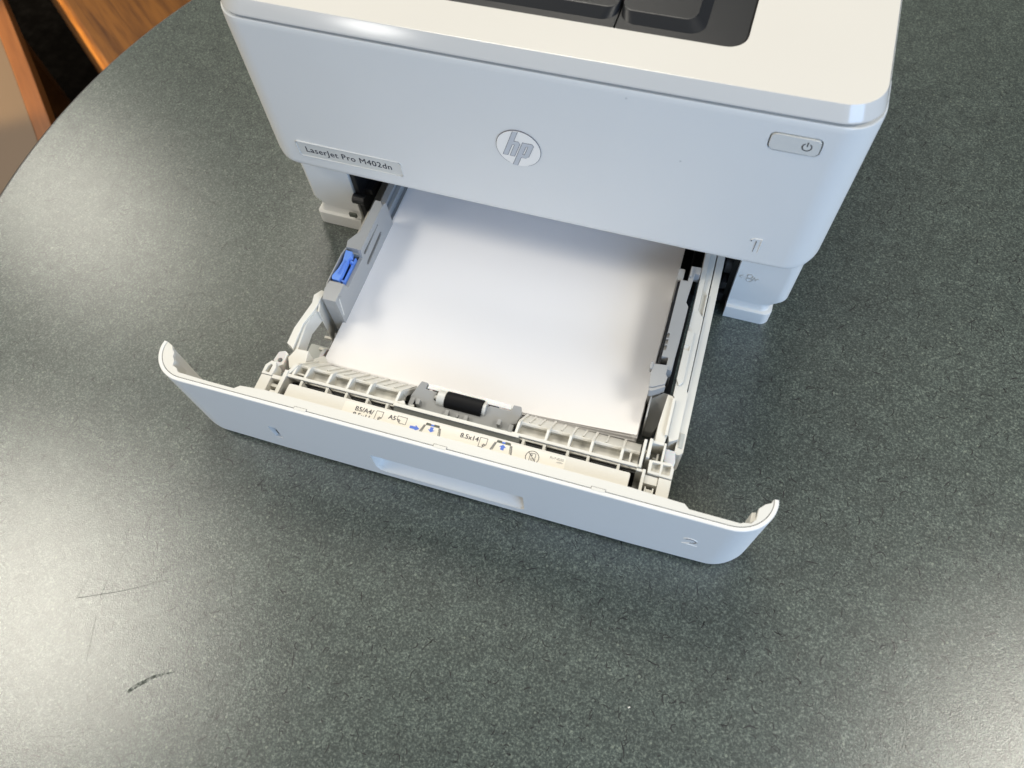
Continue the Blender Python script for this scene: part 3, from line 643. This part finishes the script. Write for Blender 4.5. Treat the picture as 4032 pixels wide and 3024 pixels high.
# --- floor of the drawer
MB().box(-124, 124, -121, 200, 6, 8, 0.3).build('drawer_floor', 'unit', tr)
MB().box(-134, -113, -130, -99, 12, 14.5, 0.4, ).build('floor_plate', 'metal', tr); MB().box(-124.5, -113, -85, -60, 12, 14.5, 0.4).build('floor_plate', 'metal', tr)
MB().box(100, 124.4, -134, -101, 20, 22, 0.4).build('lift_plate', 'metal', tr, cut=MB().cyl((119.5, -131.5, 10), (119.5, -131.5, 30), 6, 28, 0))
MB().box(100, 124.2, -113.5, -111.6, 22.1, 24.2, 0.5).build('plate_ridge', 'metal', tr)
for y in (-92, -102): MB().box(-126, -114, y - 1, y + 1, 14.4, 16.5, 0.3).build('floor_rib', 'tray', tr)
# --- left paper guide
gl = MB()
gl.box(-105.4, -104.3, -88.5, 3.0, 30, 65.0, 0.3, ) if False else None
gprof = [(-88.6, 27), (3.2, 27), (3.2, 42), (2.4, 62.6), (-3.6, 65.0), (-44.2, 65.0), (-45.4, 57.6), (-71.4, 57.6), (-73.6, 65.0), (-88.6, 65.0)]
gcut = MB()
for (ya, za, yb, zb) in ((-16.2, 60.9, -40.6, 58.4), (-16.0, 49.4, -41.3, 47.4)):
    gcut.prism([(ya, za + 2.1), (ya + 1.9, za), (ya, za - 2.1), (yb, zb - 2.1), (yb - 1.9, zb), (yb, zb + 2.1)], -106.2, -103.0, 0, axis='x')
gcut.prism([(-90, 44), (-86, 62), (-85.2, 62), (-84.6, 46)], -104.7, -103.0, 0, axis='x') if False else None
gw = MB().prism(gprof, -107.2, -104.4, 0.35, axis='x').build('paper_guide', 'guide', tr, cut=gcut)
g2 = MB()
g2.prism([(-111.8, 0.6), (-111.8, -28.9), (-116.9, -38.6), (-115.6, -44.1), (-104.46, -43.9), (-104.46, -3.2), (-107.3, 0.6)][::-1], 59.5, 65.12, 0.4)
g2.prism([(-115.3, -73.1), (-116.2, -80.1), (-114.2, -88.4), (-107.3, -88.5), (-107.3, -73.0)][::-1], 28, 64.6, 0.3)
g2.prism([(-115.3, -73.4), (-116.2, -80.1), (-114.2, -88.55), (-104.46, -88.55), (-104.46, -73.9)][::-1], 62.0, 65.12, 0.35)
g2.prism([(-111.6, 0.5), (-111.6, -28.9), (-107.4, -28.9), (-107.4, 0.5)][::-1], 28, 59.4, 0.2)
g2.prism([(-116.4, -44), (-117.4, -50), (-117.4, -75), (-116.2, -79), (-115.4, -79), (-116.6, -74), (-116.6, -50), (-115.6, -44)], 50, 64.0, 0.2)
g2.prism([(-116.0, -44), (-107.3, -44), (-107.3, -80), (-116.0, -80)][::-1], 40, 47, 0.2)
g2.build('guide_block', 'guide', gw); MB().box(-115.6, -107.3, -45.0, -43.9, 40, 60, 0.2).build('latch_wall', 'guide', gw)
for (ya, za, yb, zb) in ((-16.2, 60.9, -40.6, 58.4), (-16.0, 49.4, -41.3, 47.4)):
    MB().prism([(ya, za + 2.0), (ya + 1.8, za), (ya, za - 2.0), (yb, zb - 2.0), (yb - 1.8, zb), (yb, zb + 2.0)], -106.15, -105.2, 0, axis='x').build('slot_shade', 'slot', gw)  # dark plate added to paint the slot's inner shade
mk = MB(); mk.line([(-84.4, 61.5), (-86.6, 46.5)], 1.2, -104.5, -104.15, axis='x'); mk.build('guide_mark', 'hub', gw)
mk = MB(); mk.line([(-83.6, 64.0), (-81.6, 61.4)], .9, -104.5, -104.2, axis='x'); mk.build('guide_mark', 'unit', gw)
# blue latch
bl = MB()
outl = [(-115.2, -46.0), (-110.0, -46.4), (-108.9, -49.8), (-110.2, -52.0), (-109.6, -66.0), (-109.8, -71.6), (-115.0, -71.2), (-115.9, -68.6), (-114.2, -62.0), (-113.6, -56.0), (-114.6, -50.0)]
bl.prism(outl[::-1], 60.0, 64.4, 0.5)
bl.prism([(-115.6, -69.5), (-114.6, -69.5), (-113.4, -56), (-114.6, -48), (-115.2, -48)], 47.5, 60.2, 0.3)
bl.prism([(-109.6, -54.0), (-107.5, -54.0), (-107.5, -52.6), (-109.6, -52.0)][::-1], 57.5, 62.5, 0.3)
bl.prism([(-109.6, -70.0), (-107.5, -70.4), (-107.5, -69.0), (-109.6, -68.4)][::-1], 57.5, 62.0, 0.3)
bl.box(-108.6, -107.5, -71, -48, 48, 60, 0.3)
bo_ = bl.build('latch', 'blue', gw)
for k in range(3):
    mb = MB(); mb.line([(-112.2 + k * .8, -54.5 - k * .3), (-112.4 + k * .8, -66.5)], .32, 64.3, 64.75); mb.build('grip_ridge', 'blue', bo_)
# rail under the guides at the back left
MB().box(-112.5, -109.0, 3, 240, 34, 44, 0.4).build('rear_rail', 'guide', tr)
MB().box(-108.8, -106.2, 3, 240, 20, 38, 0.4).build('rear_rail', 'unit', tr)
MB().box(-117.8, -112.7, 3, 240, 40, 47, 0.4).build('rear_rail', 'guide', tr)
# --- left wall and blade
MB().box(-138, -124.6, -60, 240, 6, 20, 0.5).build('side_wall', 'tray', tr)
blp = [(-117.5, -79.7), (-120.5, -79.2), (-124.0, -84.2), (-122.6, -90.6), (-125.9, -112.1), (-125.5, -124.2), (-122.1, -125.8), (-119.6, -127.6), (-120.4, -120), (-121.2, -107.5), (-118.9, -98.2), (-118.0, -93.0), (-117.9, -86)]
MB().prism(blp, 54, 60.0, 0.5).build('side_blade', 'tray', tr)
MB().prism([(-118.6, -93.5), (-117.2, -93.5), (-118.4, -99.6), (-119.9, -106.6), (-117.4, -125.9), (-119.2, -127.4), (-121.2, -107.2)], 45, 58.0, 0.3).build('blade_web', 'tray', tr, )
wb = MB(); bmw = bmesh.new()
tv = [(-118.0, -81, 59), (-117.6, -88, 59), (-115.2, -95.5, 59)]; bv = [(-126, -74, 14), (-121, -86, 14), (-118.5, -93, 14)]
a_ = [bmw.verts.new(p) for p in tv]; c_ = [bmw.verts.new(p) for p in bv]; a2 = [bmw.verts.new((x - 1.0, y - .3, z)) for x, y, z in tv]; c2 = [bmw.verts.new((x - 1.0, y - .3, z)) for x, y, z in bv]
for i in range(2): bmw.faces.new((a_[i], a_[i + 1], c_[i + 1], c_[i])); bmw.faces.new((a2[i + 1], a2[i], c2[i], c2[i + 1]))
bmw.faces.new((a_[0], c_[0], c2[0], a2[0])); bmw.faces.new((a_[2], a2[2], c2[2], c_[2])); bmw.faces.new((a_[0], a2[0], a2[1], a_[1])); bmw.faces.new((a_[1], a2[1], a2[2], a_[2]))
bmesh.ops.recalc_face_normals(bmw, faces=bmw.faces); wb.add_bm(bmw).build('curved_web', 'tray', tr, smooth=60)
MB().prism([(-117.6, -126.6), (-108.8, -126.0), (-107.2, -134.5), (-103.5, -139), (-116, -141), (-120, -134)][::-1], 30, 60.0, 0.5).build('corner_block', 'tray', tr)
MB().prism([(-108.6, -126.2), (-107.0, -134.7), (-101.0, -133.6), (-100.9, -124.0), (-104.6, -120)], 30, 50, 0.5, tilt=(lambda x, y: -(x + 108.6) * 1.1, False)).build('corner_ramp', 'tray', tr)
# milky hinge knob
kb = MB().prism([(-128.5, -131.0), (-124.5, -129.2), (-121.5, -131.0), (-121.3, -139.5), (-125.0, -142.0), (-129.5, -137.8)][::-1], 49, 59.0, 1.0)
kb.build('hinge_knob', 'frost', tr, cut=MB().cyl((-125.2, -137.2, 40), (-124.6, -136.6, 70), 1.7, 16, 0))
MB().prism(arc(-112.6, -112, 10, -65, 30, 6) + arc(-112.6, -112, 8, 30, -65, 6), 18, 34, 0.3).build('spring_hook', 'frost', tr)
MB().cyl((-116, -112, 24), (-113, -112, 24), 6.5, 24, .5).build('lift_gear', 'frost', tr)
MB().box(-121.5, -108, -118, -107, 15, 17, .3).build('gear_plate', 'tray', tr)
# left front corner frame
cl = MB()
cl.prism([(-126.1, -153.0), (-126.2, -146.9), (-123.5, -143.0), (-119.9, -143.8), (-118.6, -147.5), (-119.0, -153.0)][::-1], 60, 70, 0.4)
cl.build('corner_frame', 'tray', tr, cut=MB().prism([(-124.2, -151.5), (-124.0, -147.2), (-122.8, -145.4), (-121.4, -146.0), (-121.4, -151.5)][::-1], 66, 72, 0))
MB().box(-126.0, -118.9, -172.0, -153.3, 30, 69.4, 0.3).build('corner_frame', 'tray', tr)
MB().box(-111.9, -109.3, -172, -147.0, 20, 70.6, 0.35).build('corner_wall', 'tray', tr)
MB().prism([(-111.9, -150.8), (-109.3, -150.8), (-105.5, -141.5), (-107.8, -141.3)], 55, 69.8, 0.35).build('corner_wall', 'tray', tr)
MB().box(-118.8, -112.0, -154.4, -151.8, 55, 69.4, .3).build('cross_bar', 'tray', tr)
MB().box(-118.8, -112.0, -158.6, -156.4, 52, 66, .3).build('cross_bar', 'tray', tr)
MB().box(-116.6, -112.2, -166.0, -161.6, 52, 68, .3).build('cross_bar', 'tray', tr)
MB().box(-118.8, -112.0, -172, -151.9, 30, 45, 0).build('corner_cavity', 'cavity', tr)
MB().prism([(-118.7, -151.6), (-111.0, -150.0), (-107.0, -141.0), (-119.0, -142.0)], 30, 57.0, .3).build('corner_block', 'tray', tr)
# --- right wall
rw = MB()
rw.prism([(124.7, 240), (124.7, -94.5), (127.0, -97.6), (127.0, -121.5), (128.5, -126.0), (133.4, -123.0), (133.4, -91.5), (132.4, -90.0), (132.4, -34.9), (128.2, -29.4), (128.2, 240)], 45, 60.0, 0.35)
rw.build('side_wall', 'tray', tr)
MB().prism([(128.4, 240), (128.4, -29), (132.3, -34.4), (132.3, 240)], 45, 57.6, 0.2).build('side_wall', 'tray', tr)
MB().box(131.4, 132.3, -34.0, -15.0, 57.5, 59.4, 0.2).build('thin_ridge', 'tray', tr)
MB().prism([(133.0, 240), (133.0, -130.2), (134.4, -131.8), (136.4, -131.4), (138.0, -129.4), (138.0, 240)], 30, 57.2, 0.35).build('outer_wall', 'tray', tr)
MB().box(134.4, 136.7, -127.0, -117.4, 57.0, 57.9, .2).build('wall_pad', 'metal', tr)
MB().prism([(124.5, -84), (124.5, -47.4), (128.8, -47.6), (128.8, -85.2), (126.5, -88.0)][::-1], 60.05, 61.6, 0.3, ).build('wall_boss', 'tray', tr, cut=MB().prism([(-62.0, 63), (-62.0, 60.6), (-58.6, 61.3), (-58.6, 63)], 124, 128.0, 0, axis='x'))
MB().prism([(121.6, -95.6), (124.6, -96.0), (126.8, -99), (126.8, -122), (125.6, -131), (120.5, -131), (120.1, -116.8)][::-1], 25, 61.2, 0.5).build('side_blade', 'tray', tr)
MB().box(125.0, 126.8, -123.8, -98.0, 61, 63.6, 0.4).build('blade_ridge', 'tray', tr)
MB().prism([(127.3, -132.9), (133.2, -133.0), (134.4, -140), (133.8, -144.5), (128, -143.6), (127.2, -138)][::-1], 40, 65, 0.8).build('hinge_block', 'frost', tr)
# right front corner frame
MB().box(114.2, 116.0, -150.8, -132.8, 45, 71.0, 0.4).build('corner_wall', 'tray', tr)
MB().box(117.2, 119.2, -143.8, -131.4, 45, 71.0, 0.4).build('corner_wall', 'tray', tr)
MB().box(125.9, 127.2, -144.2, -131.6, 45, 69.6, 0.4).build('corner_wall', 'tray', tr)
MB().box(119.3, 125.8, -133.4, -131.6, 45, 69.4, 0.3).build('cross_bar', 'tray', tr)
mb = MB(); mb.box(119.3, 125.8, -144.0, -133.5, 45, 55, 0.2); mb.box(121.2, 124.6, -139.8, -138.6, 55, 61, .2); mb.box(123.3, 124.4, -141.5, -136.5, 55, 63, .2); mb.build('pocket_floor', 'tray', tr)
mb = MB(); mb.prism([(119.6, -144.2), (132.2, -143.2), (134.2, -146.3), (134.2, -152.9), (120.0, -152.4)][::-1], 56, 70.0, 0.4)
ccut = MB(); ccut.box(121.6, 126.4, -151.0, -145.4, 66.5, 72, 0); ccut.box(127.7, 132.4, -151.2, -145.2, 66.5, 72, 0)
mb.build('corner_frame', 'tray', tr, cut=ccut)
MB().box(127.0, 134.2, -171.5, -153.2, 30, 69.2, 0.35).build('corner_frame', 'tray', tr)
MB().box(119.0, 126.8, -158.4, -153.2, 30, 68.2, 0.3).build('cross_bar', 'tray', tr)
MB().box(117.2, 119.0, -172, -151.0, 20, 70.6, 0.35).build('corner_wall', 'tray', tr)
MB().box(113.6, 117.1, -172, -153.0, 20, 52, 0.3).build('corner_wall', 'tray', tr)
MB().box(113.6, 119.0, -152.9, -151.3, 45, 70.2, 0.3).build('corner_wall', 'tray', tr)
mb = MB(); mb.box(120.6, 125.2, -166, -160.6, 50, 66.0, .3); mb.box(120.4, 121.2, -166, -160.2, 50, 68.2, .2); mb.box(124.8, 125.6, -166, -160.2, 50, 68.2, .2); mb.build('latch_tongue', 'tray', tr)
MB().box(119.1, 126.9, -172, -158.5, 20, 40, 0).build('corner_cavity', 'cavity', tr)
MB().prism(rrect(109.8, 117.0, -168.6, -164.4, 1.0, 3), 60, 70.4, .4).build('foam_stop', 'black', tr)
MB().box(116.1, 117.1, -150.5, -133, 45, 56, 0.1).build('corner_wall', 'plate', tr)
# --- right paper guide
gr = MB(); gr.prism([(112.6, -12.3), (117.2, -12.0), (117.4, 0.5), (124.0, 0.8), (124.0, -5.2), (120.7, -5.0), (119.3, -28.6), (121.3, -31.9), (120.9, -60.1), (120.6, -69.3), (120.0, -81), (116.6, -81), (116.5, -72.2), (112.4, -72.6), (112.5, -40)][::-1], 56, 65, 0.35)
gcut = MB()
for k in range(3): gcut.box(112.2, 114.0, -58.4 - k * 4.6, -54.6 - k * 4.6, 62.5, 70, 0)
gr_ = gr.build('paper_guide', 'guide', tr, cut=gcut)
MB().prism([(112.6, -5), (117.2, -5), (117.2, -60), (112.6, -60)], 24, 55.9, 0.3).build('guide_wall', 'guide', gr_)
MB().box(110.9, 112.5, -78, -12.2, 24, 62.5, 0.1).build('guide_gap_shade', 'black', gr_)  # black strip painting the shaded gap between paper and guide
MB().box(109.9, 114.0, -11.5, -2.0, 36, 63.4, 0.5).build('guide_block', 'guide', gr_)
MB().box(117.6, 118.8, -9.5, -1.6, 62, 67.2, 0.3).build('guide_clip', 'guide', gr_)
MB().box(116.6, 120.6, -80.5, -69.5, 40, 62.6, 0.4).build('guide_block', 'guide', gr_)
hk = [(108.5, -79.8), (116.9, -78.8), (117.6, -80.4), (117.5, -85.6), (118.8, -87.0), (118.3, -92.1), (111.3, -96.1), (109.2, -96.3), (108.3, -87.4)]
MB().prism(hk[::-1], 64.0, 66.8, 0.4).build('hook_plate', 'guide', gr_)
MB().prism([(109.4, -96.4), (111.4, -96.3), (118.2, -92.2), (118.9, -93.6), (111.6, -98.4), (109.6, -98.6)], 58.5, 66.0, 0.3).build('hook_lip', 'guide', gr_)
MB().prism(rrect(106.8, 108.6, -84.2, -78.8, .85, 4), 62.5, 67.6, 0.5).build('hook_tab', 'guide', gr_)
MB().box(109.4, 117.0, -95, -80, 40, 58, .4).build('hook_stem', 'unit', gr_)
MB().prism([(111.4, -98.6), (118.8, -94.0), (122.8, -94.2), (123.3, -96.4), (122.6, -106), (118.2, -113), (112.8, -113)][::-1], 30, 57, 0.8, tilt=(lambda x, y: (y + 96) * 1.1, False)).build('cam_plate', 'unit', tr)
MB().box(111.6, 112.6, -113, -98, 24, 58, .3).build('thin_wall', 'guide', tr)
MB().box(112.6, 124.4, -100, 200, 8.2, 10, 0).build('channel_floor', 'cavity', tr)
MB().box(117.4, 118.4, -94, 200, 10, 40, 0.2).build('channel_rib', 'black', tr)
MB().box(110, 124.2, 3, 240, 16, 30, 0.4).build('rear_rail', 'black', tr)

# ============================================================ paper
PYAW = 0.015
pp = root('paper_stack', 'stack of blank white paper lying in the open drawer, front right corners curled up', 'paper', (1.9, 0, 30), PYAW)
pp['_org'] = (0, 0, 30)
# solve the stack's own frame so its left edge and front edge land on the drawer's
def sheet(z0, lift, dx=0.0, dy=0.0, th=0.1, curl=1.0, rot=0.0):
    bm = bmesh.new(); nx, ny = 44, 40; x0, x1, y0, y1 = -107.95, 107.95, -121.7, 150.0
    def Z(x, y):
        a = max(0.0, (x - 18) / 90.0); b_ = max(0.0, 1 - (y - y0) / 95.0)
        return z0 + lift * (a ** 1.45) * (b_ ** 1.8)
    g = []
    for j in range(ny + 1):
        row = []
        for i in range(nx + 1):
            x = x0 + (x1 - x0) * i / nx; y = y0 + (y1 - y0) * (j / ny) ** 1.5; z = Z(x, y)
            xs = x + dx + rot * y; ys = y + dy - rot * x
            row.append((xs, ys, z))
        g.append(row)
    top = [[bm.verts.new(p) for p in r] for r in g]; bot = [[bm.verts.new((p[0], p[1], p[2] - th)) for p in r] for r in g]
    for j in range(ny):
        for i in range(nx):
            bm.faces.new((top[j][i], top[j][i + 1], top[j + 1][i + 1], top[j + 1][i])); bm.faces.new((bot[j][i], bot[j + 1][i], bot[j + 1][i + 1], bot[j][i + 1]))
    for i in range(nx):
        bm.faces.new((top[0][i + 1], top[0][i], bot[0][i], bot[0][i + 1])); bm.faces.new((top[ny][i], top[ny][i + 1], bot[ny][i + 1], bot[ny][i]))
    for j in range(ny):
        bm.faces.new((top[j][0], top[j + 1][0], bot[j + 1][0], bot[j][0])); bm.faces.new((top[j + 1][nx], top[j][nx], bot[j][nx], bot[j + 1][nx]))
    return MB().add_bm(bm)
sheet(38.7, 11.2, 0, 0).build('sheet', 'paper', pp, smooth=60)
sheet(38.5, 7.7, 0.6, -0.4).build('sheet', 'paper', pp, smooth=60)
sheet(38.2, 3.6, -0.5, -0.9).build('sheet', 'paper', pp, smooth=60)
sheet(37.9, 2.2, 0.3, -0.2).build('sheet', 'paper', pp, smooth=60)
for k in range(12):
    MB().box(-107.95 + random.uniform(-.5, .5), 107.95 + random.uniform(-.4, .5), -121.7 - random.uniform(0, .8), 150, 30.0 + k * .63, 30.0 + k * .63 + .52, 0).build('sheet', 'paper', pp)

# drop helper properties
for o in bpy.data.objects:
    if '_org' in o: del o['_org']
# render settings
S.cycles.max_bounces = 8
